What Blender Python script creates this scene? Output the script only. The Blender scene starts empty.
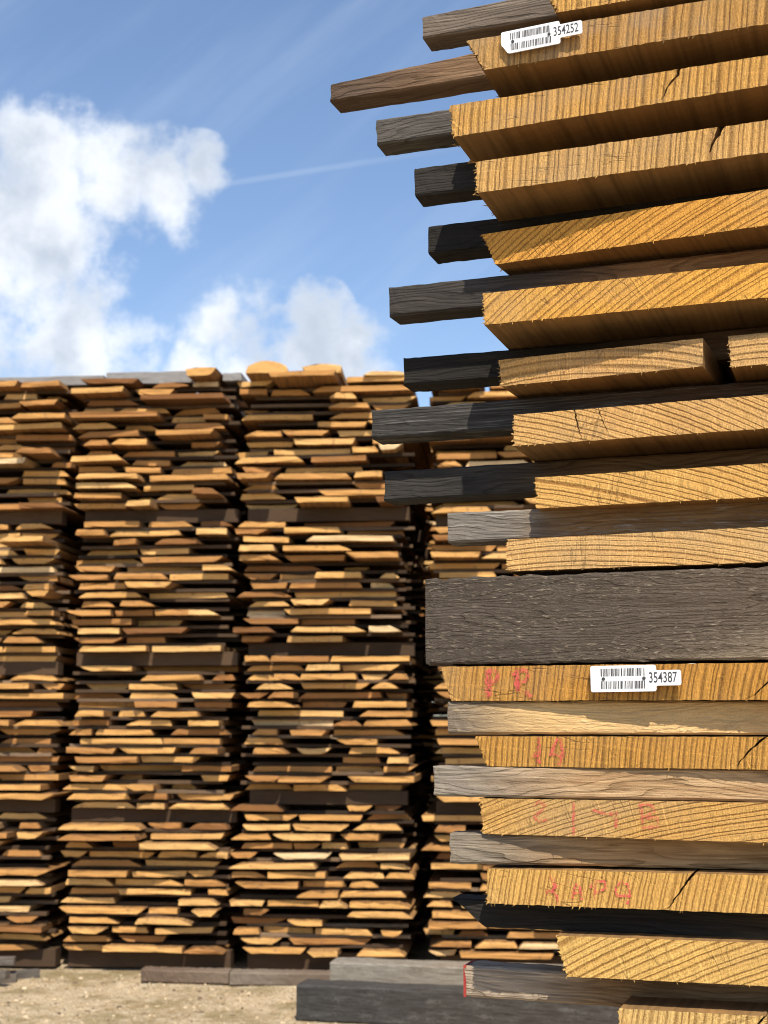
import bpy, bmesh, math, random
from mathutils import Vector, Matrix, noise

R = math.radians
sc = bpy.context.scene
C = sc.collection

# ------------------------------------------------------------------ helpers
def link_mesh(name, me, mats, parent=None):
    o = bpy.data.objects.new(name, me)
    C.objects.link(o)
    for m in (mats if isinstance(mats, (list, tuple)) else [mats]):
        if m.name not in [k.name for k in me.materials if k]:
            me.materials.append(m)
    if parent:
        o.parent = parent
    return o

def tag(o, label=None, cat=None, group=None, kind=None):
    if label: o['label'] = label
    if cat: o['category'] = cat
    if group: o['group'] = group
    if kind: o['kind'] = kind
    return o

def mesh_from(name, verts, faces):
    me = bpy.data.meshes.new(name)
    me.from_pydata(verts, [], faces)
    me.update()
    return me

def fix(me, tri=True):
    bm = bmesh.new(); bm.from_mesh(me)
    if tri:
        ng = [f for f in bm.faces if len(f.verts) > 4]
        if ng: bmesh.ops.triangulate(bm, faces=ng)
    bmesh.ops.recalc_face_normals(bm, faces=bm.faces)
    bm.to_mesh(me); bm.free()
    return me

# ------------------------------------------------------------------ node helpers
class NT:
    def __init__(s, name):
        s.m = bpy.data.materials.new(name); s.m.use_nodes = True
        s.t = s.m.node_tree; s.t.nodes.clear()
        s.out = s.t.nodes.new('ShaderNodeOutputMaterial')
        s.b = s.t.nodes.new('ShaderNodeBsdfPrincipled')
        s.t.links.new(s.b.outputs[0], s.out.inputs[0])
        s.b.inputs['Roughness'].default_value = .85
        s.b.inputs['Specular IOR Level'].default_value = .2
    def set(s, sock, v):
        if isinstance(v, bpy.types.NodeSocket): s.t.links.new(v, sock)
        elif isinstance(v, (tuple, list)):
            v = tuple(v)
            if sock.type == 'RGBA' and len(v) == 3: v += (1,)
            sock.default_value = v
        else: sock.default_value = v
    def math(s, op, a, b=None, c=None, clamp=False):
        n = s.t.nodes.new('ShaderNodeMath'); n.operation = op; n.use_clamp = clamp
        s.set(n.inputs[0], a)
        if b is not None: s.set(n.inputs[1], b)
        if c is not None: s.set(n.inputs[2], c)
        return n.outputs[0]
    def vmath(s, op, a, b=None):
        n = s.t.nodes.new('ShaderNodeVectorMath'); n.operation = op
        s.set(n.inputs[0], a)
        if b is not None: s.set(n.inputs[1], b)
        return n.outputs['Value'] if op in ('LENGTH', 'DOT_PRODUCT', 'DISTANCE') else n.outputs[0]
    def coord(s, which='Object'):
        n = s.t.nodes.new('ShaderNodeTexCoord'); return n.outputs[which]
    def sep(s, v):
        n = s.t.nodes.new('ShaderNodeSeparateXYZ'); s.set(n.inputs[0], v); return n.outputs
    def comb(s, x, y, z):
        n = s.t.nodes.new('ShaderNodeCombineXYZ')
        for i, v in enumerate((x, y, z)): s.set(n.inputs[i], v)
        return n.outputs[0]
    def noise(s, v, scale=5, detail=2, rough=.5, dim='3D'):
        n = s.t.nodes.new('ShaderNodeTexNoise'); n.noise_dimensions = dim
        if dim == '1D': s.set(n.inputs['W'], v)
        else: s.set(n.inputs['Vector'], v)
        n.inputs['Scale'].default_value = scale; n.inputs['Detail'].default_value = detail
        n.inputs['Roughness'].default_value = rough
        return n.outputs['Fac']
    def range(s, v, a, b, c=0, d=1):
        n = s.t.nodes.new('ShaderNodeMapRange'); n.clamp = True
        for i, x in enumerate((v, a, b, c, d)): s.set(n.inputs[i], x)
        return n.outputs[0]
    def smooth(s, v, a, b, c=0, d=1):
        n = s.t.nodes.new('ShaderNodeMapRange'); n.clamp = True; n.interpolation_type = 'SMOOTHSTEP'
        for i, x in enumerate((v, a, b, c, d)): s.set(n.inputs[i], x)
        return n.outputs[0]
    def mix(s, f, a, b, mode='MIX'):
        n = s.t.nodes.new('ShaderNodeMix'); n.data_type = 'RGBA'; n.blend_type = mode
        s.set(n.inputs[0], f); s.set(n.inputs[6], a); s.set(n.inputs[7], b)
        return n.outputs[2]
    def ramp(s, f, pts):
        n = s.t.nodes.new('ShaderNodeValToRGB'); e = n.color_ramp.elements
        while len(e) < len(pts): e.new(.5)
        for k, (p, c) in enumerate(pts):
            e[k].position = p; e[k].color = tuple(c) + (1,) if len(c) == 3 else c
        s.set(n.inputs[0], f)
        return n.outputs[0]
    def bump(s, h, strength=.4, dist=.001, prev=None):
        n = s.t.nodes.new('ShaderNodeBump')
        n.inputs['Strength'].default_value = strength; n.inputs['Distance'].default_value = dist
        s.set(n.inputs['Height'], h)
        if prev is not None: s.set(n.inputs['Normal'], prev)
        return n.outputs[0]
    def objnormal(s):
        g = s.t.nodes.new('ShaderNodeNewGeometry')
        n = s.t.nodes.new('ShaderNodeVectorTransform'); n.vector_type = 'NORMAL'
        n.convert_from = 'WORLD'; n.convert_to = 'OBJECT'
        s.t.links.new(g.outputs['True Normal'], n.inputs[0])
        return n.outputs[0]
    def attr(s, name):
        n = s.t.nodes.new('ShaderNodeAttribute'); n.attribute_name = name
        return n.outputs

# ------------------------------------------------------------------ materials
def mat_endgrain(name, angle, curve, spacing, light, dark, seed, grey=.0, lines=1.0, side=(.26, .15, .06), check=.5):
    """Sawn oak seen on the end: growth rings run at `angle` degrees to the level and bend with radius `curve`."""
    m = NT(name)
    P = m.coord()
    x, y, z = m.sep(P)
    a = R(angle)
    cx, cz = .14 + math.sin(a) * curve, -.02 - math.cos(a) * curve
    n1 = m.noise(m.comb(x, m.math('MULTIPLY', y, .05), z), 14, 2)
    n2 = m.noise(m.comb(x, m.math('MULTIPLY', y, .05), z), 90, 2)
    wob = m.math('MULTIPLY_ADD', m.math('SUBTRACT', n1, .5), .0035, m.math('MULTIPLY', m.math('SUBTRACT', n2, .5), .0012))
    dx = m.math('SUBTRACT', x, cx); dz = m.math('SUBTRACT', z, cz)
    r = m.math('SQRT', m.math('ADD', m.math('MULTIPLY', dx, dx), m.math('MULTIPLY', dz, dz)))
    r = m.math('ADD', r, wob)
    th = m.math('ARCTAN2', dz, dx)
    k = m.math('DIVIDE', r, spacing)
    k = m.math('ADD', k, m.math('MULTIPLY', m.noise(m.math('ADD', k, seed * 7.3), .45, 1, .5, '1D'), 1.5))
    f = m.math('FRACT', k)
    idx = m.math('FLOOR', k)
    wn = m.t.nodes.new('ShaderNodeTexWhiteNoise'); wn.noise_dimensions = '1D'
    m.set(wn.inputs['W'], m.math('ADD', idx, seed))
    rv = wn.outputs['Value']
    # a dark porous line at each ring start, a slow fade after it
    line = m.math('MULTIPLY', m.smooth(f, 0, .24), m.smooth(f, 1, .70))
    line = m.math('SUBTRACT', 1, line)
    pores = m.noise(m.comb(x, m.math('MULTIPLY', y, .02), z), 620, 2, .6)
    line = m.math('MULTIPLY', line, m.range(pores, .3, .6, .55, 1))
    line = m.math('MULTIPLY', line, m.range(rv, 0, 1, .68, 1.0))
    line = m.math('MULTIPLY', line, lines)
    f2 = m.math('FRACT', m.math('ADD', m.math('MULTIPLY', k, 2.6), m.math('MULTIPLY', rv, .3)))
    fine2 = m.math('SUBTRACT', 1, m.math('MULTIPLY', m.smooth(f2, 0, .35), m.smooth(f2, 1, .55)))
    late = m.smooth(f, .15, .9)
    base = m.mix(m.math('MULTIPLY', late, .8), light, tuple(.72 * l + .28 * d for l, d in zip(light, dark)))
    big = m.noise(m.comb(x, m.math('MULTIPLY', y, .1), m.math('MULTIPLY', z, 1.5)), 9, 3)
    base = m.mix(m.range(big, .35, .7, 0, .5), base, tuple(c * k_ for c, k_ in zip(light, (.78, .70, .58))))
    base = m.mix(m.range(rv, .6, 1, 0, .35), base, tuple(c * k_ for c, k_ in zip(light, (.82, .74, .62))))
    col = m.mix(m.math('MULTIPLY', line, .98, clamp=True), base, dark)
    col = m.mix(m.math('MULTIPLY', m.math('MULTIPLY', fine2, m.range(pores, .35, .62, .2, 1)), .42), col, dark)
    zone = m.noise(m.comb(m.math('MULTIPLY_ADD', x, 5, seed), m.math('MULTIPLY', y, .1), m.math('MULTIPLY', z, 9)), 1, 2)
    col = m.mix(m.smooth(zone, .48, .70, 0, .45), col, (.40, .27, .13))
    col = m.mix(m.smooth(zone, .45, .28, 0, .35), col, (.56, .27, .06))
    # medullary rays: hair-thin pale and dark lines across the rings
    ray = m.noise(m.comb(m.math('MULTIPLY', th, curve * 520), m.math('MULTIPLY', r, 9), 0.0), 1, 1)
    col = m.mix(m.range(ray, .62, .74, 0, .30), col, tuple(min(1, c * 1.35) for c in light))
    # saw marks left by the chain: level to slightly tilted scratches
    saw = m.noise(m.comb(m.math('MULTIPLY_ADD', z, 60, m.math('MULTIPLY', x, 420)), m.math('MULTIPLY', m.math('MULTIPLY_ADD', x, .25, z), 50), 3.1 + seed), 1, 2)
    saw2 = m.noise(m.comb(m.math('MULTIPLY', x, 1500), m.math('MULTIPLY', z, 140), 9.0), 1, 2)
    col = m.mix(m.range(saw, .5, .72, 0, .5), col, tuple(c * .55 for c in light))
    # drying checks along the rays
    chk = m.noise(m.comb(m.math('MULTIPLY', th, curve * 46), m.math('MULTIPLY', r, 5), seed * 1.0), 1, 3, .6)
    ck = m.math('MULTIPLY', m.smooth(m.math('ABSOLUTE', m.math('SUBTRACT', chk, .5)), .012, .0), m.smooth(m.noise(P, 22, 1), .5, .62))
    ck = m.math('MULTIPLY', ck, check)
    col = m.mix(ck, col, (.03, .018, .01))
    gr = m.noise(m.comb(m.math('MULTIPLY', x, 700), m.math('MULTIPLY', y, 10), m.math('MULTIPLY', z, 330)), 1, 3, .7)
    col = m.mix(1.0, col, m.ramp(gr, [(.28, (.58, .50, .40)), (.46, (1, 1, 1)), (.70, (1.38, 1.34, 1.22))]), 'MULTIPLY')
    # grey weathering in patches
    wz = m.noise(P, 17, 3, .6)
    col = m.mix(m.math('MULTIPLY', m.smooth(wz, .42, .68), grey), col, (.30, .25, .19))
    fl = m.noise(P, 1300, 1)
    col = m.mix(m.range(fl, .54, .70, 0, .55), col, tuple(c * .5 for c in light))
    # long faces: fine grain along the length
    gl = m.noise(m.comb(m.math('MULTIPLY', x, 160), m.math('MULTIPLY', y, 5), m.math('MULTIPLY', z, 160)), 1, 3)
    gl2 = m.noise(m.comb(m.math('MULTIPLY', x, 18), m.math('MULTIPLY', y, 3), z), 1, 2)
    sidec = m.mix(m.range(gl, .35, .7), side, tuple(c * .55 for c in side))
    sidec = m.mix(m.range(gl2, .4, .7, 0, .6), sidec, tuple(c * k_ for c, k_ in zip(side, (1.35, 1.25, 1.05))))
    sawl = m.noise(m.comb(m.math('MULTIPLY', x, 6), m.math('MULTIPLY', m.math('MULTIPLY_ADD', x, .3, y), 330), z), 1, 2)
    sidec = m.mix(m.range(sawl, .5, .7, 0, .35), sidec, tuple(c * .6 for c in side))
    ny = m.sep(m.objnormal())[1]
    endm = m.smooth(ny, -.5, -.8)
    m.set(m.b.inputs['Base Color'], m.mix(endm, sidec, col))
    h = m.math('MULTIPLY_ADD', line, -.9, m.math('MULTIPLY', saw, .8))
    h = m.math('ADD', h, m.math('MULTIPLY', saw2, .5))
    h = m.math('ADD', h, m.math('MULTIPLY', fl, .6))
    h = m.math('SUBTRACT', h, m.math('MULTIPLY', ck, 1.2))
    hs = m.math('ADD', m.math('MULTIPLY', gl, .8), m.math('MULTIPLY', sawl, .6))
    mixh = m.math('ADD', m.math('MULTIPLY', h, endm), m.math('MULTIPLY', hs, m.math('SUBTRACT', 1, endm)))
    m.set(m.b.inputs['Normal'], m.bump(mixh, .7, .0018))
    return m.m

def mat_weathered(name, left, right, mid=.15, span=.15, seed=0, fleck=.0, fleckcol=(.55, .5, .43), grain=1.0, rough_fibre=0.0, patch=None, fw=(26, 420, 1.2)):
    """Old stacking timber, grain along X; `left` is the grey weathered end, `right` the fresher length."""
    m = NT(name)
    P = m.coord(); x, y, z = m.sep(P)
    g1 = m.noise(m.comb(m.math('MULTIPLY', x, 7), m.math('MULTIPLY', y, 90), m.math('MULTIPLY', m.math('MULTIPLY_ADD', x, .03, z), 130)), 1, 4, .6)
    g2 = m.noise(m.comb(m.math('MULTIPLY', x, 16), m.math('MULTIPLY', y, 420), m.math('MULTIPLY', z, 520)), 1, 3, .6)
    big = m.noise(m.comb(m.math('MULTIPLY_ADD', x, 5, seed), m.math('MULTIPLY', y, 14), m.math('MULTIPLY', z, 22)), 1, 3, .55)
    flow = m.noise(m.comb(m.math('MULTIPLY_ADD', x, 4.5, seed * 1.3), m.math('MULTIPLY', y, 20), m.math('MULTIPLY', z, 26)), 1, 2)
    gk = m.math('ADD', m.math('MULTIPLY', z, 170), m.math('MULTIPLY', flow, 13))
    gf = m.math('FRACT', gk)
    wn = m.t.nodes.new('ShaderNodeTexWhiteNoise'); wn.noise_dimensions = '1D'
    m.set(wn.inputs['W'], m.math('ADD', m.math('FLOOR', gk), seed))
    gl = m.math('MULTIPLY', m.math('MULTIPLY', m.smooth(gf, .35, .9), m.smooth(gf, 1.0, .93)), m.range(wn.outputs['Value'], 0, 1, .25, 1))
    gl = m.math('MULTIPLY', gl, m.range(m.noise(m.comb(m.math('MULTIPLY', x, 40), y, m.math('MULTIPLY', z, 400)), 1, 3, .65), .3, .62, .35, 1))
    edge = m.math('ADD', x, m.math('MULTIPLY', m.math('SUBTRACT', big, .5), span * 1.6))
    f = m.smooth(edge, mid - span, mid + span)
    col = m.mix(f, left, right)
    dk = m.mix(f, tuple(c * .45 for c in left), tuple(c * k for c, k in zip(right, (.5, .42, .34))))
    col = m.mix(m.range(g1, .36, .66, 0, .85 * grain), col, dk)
    col = m.mix(m.math('MULTIPLY', gl, .8 * grain), col, m.mix(.35, dk, (.012, .008, .005)))
    lt = m.mix(f, tuple(min(1, c * 1.5) for c in left), tuple(min(1, c * 1.35) for c in right))
    col = m.mix(m.range(g2, .52, .72, 0, .7), col, lt)
    col = m.mix(m.range(big, .56, .74, 0, .6), col, dk)
    fine = m.noise(P, 900, 2, .6)
    col = m.mix(m.range(fine, .5, .75, 0, .45), col, dk)
    fk = None
    if fleck:
        q = m.noise(m.comb(m.math('MULTIPLY', x, fw[0]), m.math('MULTIPLY', y, 60), m.math('ADD', m.math('MULTIPLY', z, fw[1]), m.math('MULTIPLY', m.noise(P, 60, 2), fw[2]))), 1, 4, .65)
        msk = m.noise(m.comb(m.math('MULTIPLY', x, 6), y, m.math('MULTIPLY', z, 30)), 1, 2)
        fk = m.math('MULTIPLY', m.smooth(q, .50, .66), m.range(msk, .35, .6, .15, 1))
        col = m.mix(m.math('MULTIPLY', fk, fleck), col, fleckcol)
    if patch:
        px, pz, pr, pc = patch
        d = m.math('ADD', m.math('MULTIPLY', m.math('SUBTRACT', px, x), 1.0), m.math('MULTIPLY', m.math('SUBTRACT', z, pz), 3.0))
        d = m.math('ADD', d, m.math('MULTIPLY', m.math('SUBTRACT', g1, .5), .18))
        pm = m.smooth(d, pr, 0)
        col = m.mix(m.math('MULTIPLY', pm, .75), col, pc)
    m.set(m.b.inputs['Base Color'], col)
    h = m.math('ADD', m.math('MULTIPLY', g1, .9), m.math('MULTIPLY', g2, .5))
    h = m.math('SUBTRACT', m.math('ADD', h, m.math('MULTIPLY', fine, .45)), m.math('MULTIPLY', gl, .9))
    if fk is not None: h = m.math('ADD', h, m.math('MULTIPLY', fk, .6 + rough_fibre))
    m.set(m.b.inputs['Normal'], m.bump(h, .75, .0022 + .0015 * rough_fibre))
    return m.m

def mat_far_plank():
    """One material for all planks of the far stacks; the mesh attribute `tint` gives every plank its own tone."""
    m = NT('sawn_planks')
    g = m.t.nodes.new('ShaderNodeNewGeometry'); P = g.outputs['Position']
    x, y, z = m.sep(P)
    t = m.attr('tint')['Fac']
    end = m.ramp(t, [(0, (.20, .085, .028)), (.25, (.42, .195, .06)), (.5, (.66, .355, .11)), (.8, (.73, .45, .17)), (1, (.77, .56, .31))])
    n1 = m.noise(m.comb(m.math('MULTIPLY', x, 9), m.math('MULTIPLY', y, 1), m.math('MULTIPLY', z, 40)), 1, 4, .6)
    n2 = m.noise(P, 26, 3, .6)
    n3 = m.noise(P, 160, 2, .6)
    end = m.mix(m.range(n1, .4, .7, 0, .6), end, m.mix(.5, end, (.20, .10, .04)))
    end = m.mix(m.smooth(n2, .60, .70, 0, .55), end, (.22, .12, .06))
    end = m.mix(m.range(n3, .45, .75, 0, .4), end, m.mix(.6, end, (.14, .08, .04)))
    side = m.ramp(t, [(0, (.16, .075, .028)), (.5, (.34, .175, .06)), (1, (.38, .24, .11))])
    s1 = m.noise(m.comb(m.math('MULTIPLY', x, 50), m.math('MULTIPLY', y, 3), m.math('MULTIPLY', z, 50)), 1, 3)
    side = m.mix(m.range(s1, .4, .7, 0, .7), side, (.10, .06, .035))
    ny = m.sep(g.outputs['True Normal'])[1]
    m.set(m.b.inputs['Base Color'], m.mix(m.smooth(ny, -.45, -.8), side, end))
    m.set(m.b.inputs['Normal'], m.bump(m.math('ADD', n3, n1), .4, .004))
    return m.m

def mat_far_stick():
    m = NT('old_spacer_wood')
    g = m.t.nodes.new('ShaderNodeNewGeometry'); P = g.outputs['Position']
    t = m.attr('tint')['Fac']
    c = m.ramp(t, [(0, (.038, .023, .013)), (.5, (.11, .066, .036)), (1, (.29, .20, .125))])
    x, y, z = m.sep(P)
    n = m.noise(m.comb(m.math('MULTIPLY', x, 12), m.math('MULTIPLY', y, 60), m.math('MULTIPLY', z, 90)), 1, 3)
    c = m.mix(m.range(n, .35, .7, 0, .6), c, m.mix(.6, c, (.03, .024, .02)))
    m.set(m.b.inputs['Base Color'], c)
    m.set(m.b.inputs['Normal'], m.bump(n, .4, .003))
    return m.m

def mat_plain(name, col, rough=.5, spec=.3, var=.1):
    m = NT(name)
    n = m.noise(m.coord(), 220, 3)
    m.set(m.b.inputs['Base Color'], m.mix(m.range(n, .4, .7, 0, var), col, tuple(c * .6 for c in col)))
    m.b.inputs['Roughness'].default_value = rough
    m.b.inputs['Specular IOR Level'].default_value = spec
    return m.m

def mat_crayon(name, amount):
    m = NT(name)
    P = m.coord()
    n = m.noise(P, 520, 3, .7)
    n2 = m.noise(P, 90, 2)
    a = m.math('MULTIPLY', m.smooth(n, .42, .56), m.range(n2, .3, .6, .55, 1))
    a = m.math('MULTIPLY', a, amount)
    tr = m.t.nodes.new('ShaderNodeBsdfTransparent')
    mx = m.t.nodes.new('ShaderNodeMixShader')
    m.set(m.b.inputs['Base Color'], m.mix(n2, (.66, .075, .075), (.60, .14, .11)))
    m.t.links.new(a, mx.inputs[0]); m.t.links.new(tr.outputs[0], mx.inputs[1]); m.t.links.new(m.b.outputs[0], mx.inputs[2])
    m.t.links.new(mx.outputs[0], m.out.inputs[0])
    return m.m

def mat_ground():
    m = NT('sawdust_gravel')
    P = m.coord()
    a = m.noise(P, 1.3, 4, .6); b = m.noise(P, 14, 4, .65); c = m.noise(P, 75, 3, .7)
    col = m.mix(m.smooth(a, .40, .60), (.62, .47, .28), (.38, .27, .13))
    col = m.mix(m.range(b, .38, .66, 0, .9), col, (.70, .58, .40))
    col = m.mix(m.smooth(c, .51, .62, 0, .85), col, (.19, .13, .075))
    col = m.mix(m.smooth(c, .44, .34, 0, .8), col, (.78, .68, .52))
    grn = m.noise(P, 2.6, 3, .6)
    col = m.mix(m.smooth(grn, .50, .66, 0, .55), col, (.24, .19, .075))
    m.set(m.b.inputs['Base Color'], col)
    m.set(m.b.inputs['Normal'], m.bump(m.math('ADD', m.math('MULTIPLY', b, 1.5), c), .9, .03))
    m.b.inputs['Roughness'].default_value = .95
    return m.m

# ------------------------------------------------------------------ camera
cam = bpy.data.cameras.new('camera'); co = bpy.data.objects.new('camera', cam); C.objects.link(co)
co.location = (0, 0, 1.5)
co.rotation_euler = (R(90 + 8.41), 0, 0)
cam.sensor_fit = 'VERTICAL'; cam.sensor_height = 36; cam.sensor_width = 27
cam.lens = 1400 / 1024 * 36
cam.clip_start = .05; cam.clip_end = 2000
cam.dof.use_dof = True; cam.dof.focus_distance = 1.46; cam.dof.aperture_fstop = 15
sc.camera = co
sc.cycles.filter_width = 1.05

# ------------------------------------------------------------------ the near stack
A = R(19.36)                       # its end face is turned this much from square to the lens
NP = Vector((.1014, 1.4, 1.5))     # u = 0, v = 0 of the end face
ND = Vector((math.cos(A), -math.sin(A), 0)); NN = Vector((math.sin(A), math.cos(A), 0))
def near(u, w, v): return NP + ND * u + NN * w + Vector((0, 0, v))

def board_mesh(name, out, length=2.4, seed=0, cracks=(), jit=.0005, splinters=()):
    """out: [TL, BL, TR, BR] in metres in the board's own X,Z; cracks: top-down polylines cut as real gaps."""
    rnd = random.Random(seed)
    TL, BL, TR, BR = [Vector((p[0], p[1])) for p in out]
    def seg(a, b, step, j, endp=False):
        n = max(2, int((b - a).length / step)); pts = []
        t = (b - a).normalized(); nrm = Vector((-t.y, t.x))
        ph = rnd.random() * 99
        for i in range(n):
            q = a.lerp(b, i / n)
            k = 0 if i == 0 else 1
            q = q + nrm * k * (rnd.gauss(0, j) + noise.noise(Vector((q.x * 9 + ph, q.y * 14, 0))) * j * 1.6)
            pts.append(q)
        return pts
    top = seg(TR, TL, .005, jit)
    left = seg(TL, BL, .0014, jit * 5)
    bot = seg(BL, BR, .005, jit)
    right = seg(BR, TR, .01, jit)
    for cr in cracks:
        pl = [Vector(p) for p in cr['pts']]
        W = cr['w']
        pl2 = []
        for a, b in zip(pl, pl[1:]):
            n = max(2, int((b - a).length / .0022))
            for i in range(n): pl2.append(a.lerp(b, i / n))
        pl2.append(pl[-1])
        if cr.get('from', 'top') == 'top':
            src = top
        else:
            src = bot
        L, Rr = [], []
        n = len(pl2)
        for i, p in enumerate(pl2):
            h = W * (1 - .8 * i / (n - 1)) * (0.75 + .5 * rnd.random())
            off = rnd.gauss(0, .0004) if i else 0
            L.append(Vector((p.x - h + off, p.y))); Rr.append(Vector((p.x + h + off, p.y)))
        x0 = pl2[0].x
        keep_r = [p for p in src if p.x > x0 + W * 1.6]; keep_l = [p for p in src if p.x < x0 - W * 1.6]
        if src is top:
            ytop = TL.y + (TR.y - TL.y) * (x0 - TL.x) / max(1e-6, TR.x - TL.x)
            L[0].y = Rr[0].y = ytop
            top = keep_r + Rr + L[::-1] + keep_l
        else:
            yb = BL.y + (BR.y - BL.y) * (x0 - BL.x) / max(1e-6, BR.x - BL.x)
            L[0].y = Rr[0].y = yb
            bot = keep_l + L + Rr[::-1] + keep_r
    poly = top + left + bot + right          # clockwise or not: normals are recalculated
    ys = [0, .05, .2, .5, 1.0, 1.6, length]
    V = []; F = []
    n = len(poly)
    for k, yy in enumerate(ys):
        ox = noise.noise(Vector((yy * 1.3, seed, 0))) * .006 * (k > 0)
        for p in poly:
            V.append((p.x + ox, yy + (rnd.gauss(0, .0003) if k == 0 else 0), p.y))
    for k in range(len(ys) - 1):
        for i in range(n):
            j = (i + 1) % n
            F.append((k * n + i, k * n + j, (k + 1) * n + j, (k + 1) * n + i))
    F.append(tuple(range(n))); F.append(tuple((len(ys) - 1) * n + i for i in range(n)))
    for (sx, sz, ln, ang, dep) in splinters:
        b = len(V)
        dx, dz = math.cos(R(ang)) * ln, math.sin(R(ang)) * ln
        w = min(.0011, ln * .16)
        V += [(sx - w, dep, sz + w), (sx + w, dep, sz - w), (sx, dep + .004, sz), (sx + dx, dep - .001, sz + dz)]
        F += [(b, b + 1, b + 3), (b + 1, b + 2, b + 3), (b + 2, b, b + 3), (b, b + 2, b + 1)]
    return fix(mesh_from(name, V, F))

def bar_mesh(name, L, H, D, seed=0, tl=0.0, top_left=0.0, bevel=.0022, rough=.0004, warp=.0015, slant=0.0, n=60):
    """A sawn stick: X 0..L, Y 0..D (away), Z 0..H; top_left lowers the top at the left end; slant cuts the end."""
    rnd = random.Random(seed)
    b = bevel
    ring = [(b, 0), (D - b, 0), (D, b), (D, H - b), (D - b, H), (b, H), (0, H - b), (0, H * .66), (0, H * .33), (0, b)]
    V = []; F = []
    m = len(ring)
    for i in range(n + 1):
        t = i / n
        x = L * (t ** 1.5)
        wz = noise.noise(Vector((x * 3, seed * 3.1, 0))) * warp; wy = noise.noise(Vector((x * 3, seed * 3.1, 5))) * warp
        cut = top_left * max(0, 1 - x / .19) if top_left else 0
        for (yy, zz) in ring:
            zt = zz - cut * (zz / H)
            jx = 0
            if i == 0: jx = rnd.gauss(0, .0006)
            sx = slant * (1 - zz / H) * max(0, 1 - x / .25)
            V.append((x + jx + sx, yy + wy + rnd.gauss(0, rough * .5), zt + wz + rnd.gauss(0, rough * .6)))
    for i in range(n):
        for k in range(m):
            q = (k + 1) % m
            F.append((i * m + k, i * m + q, (i + 1) * m + q, (i + 1) * m + k))
    F.append(tuple(range(m))); F.append(tuple(n * m + k for k in range(m)))
    return fix(mesh_from(name, V, F))

GOLD = (.66, .37, .105); TAN = (.54, .30, .09); ORG = (.74, .375, .075); YEL = (.68, .44, .16)
DK = (.09, .042, .013); DKO = (.15, .052, .010)
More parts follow.
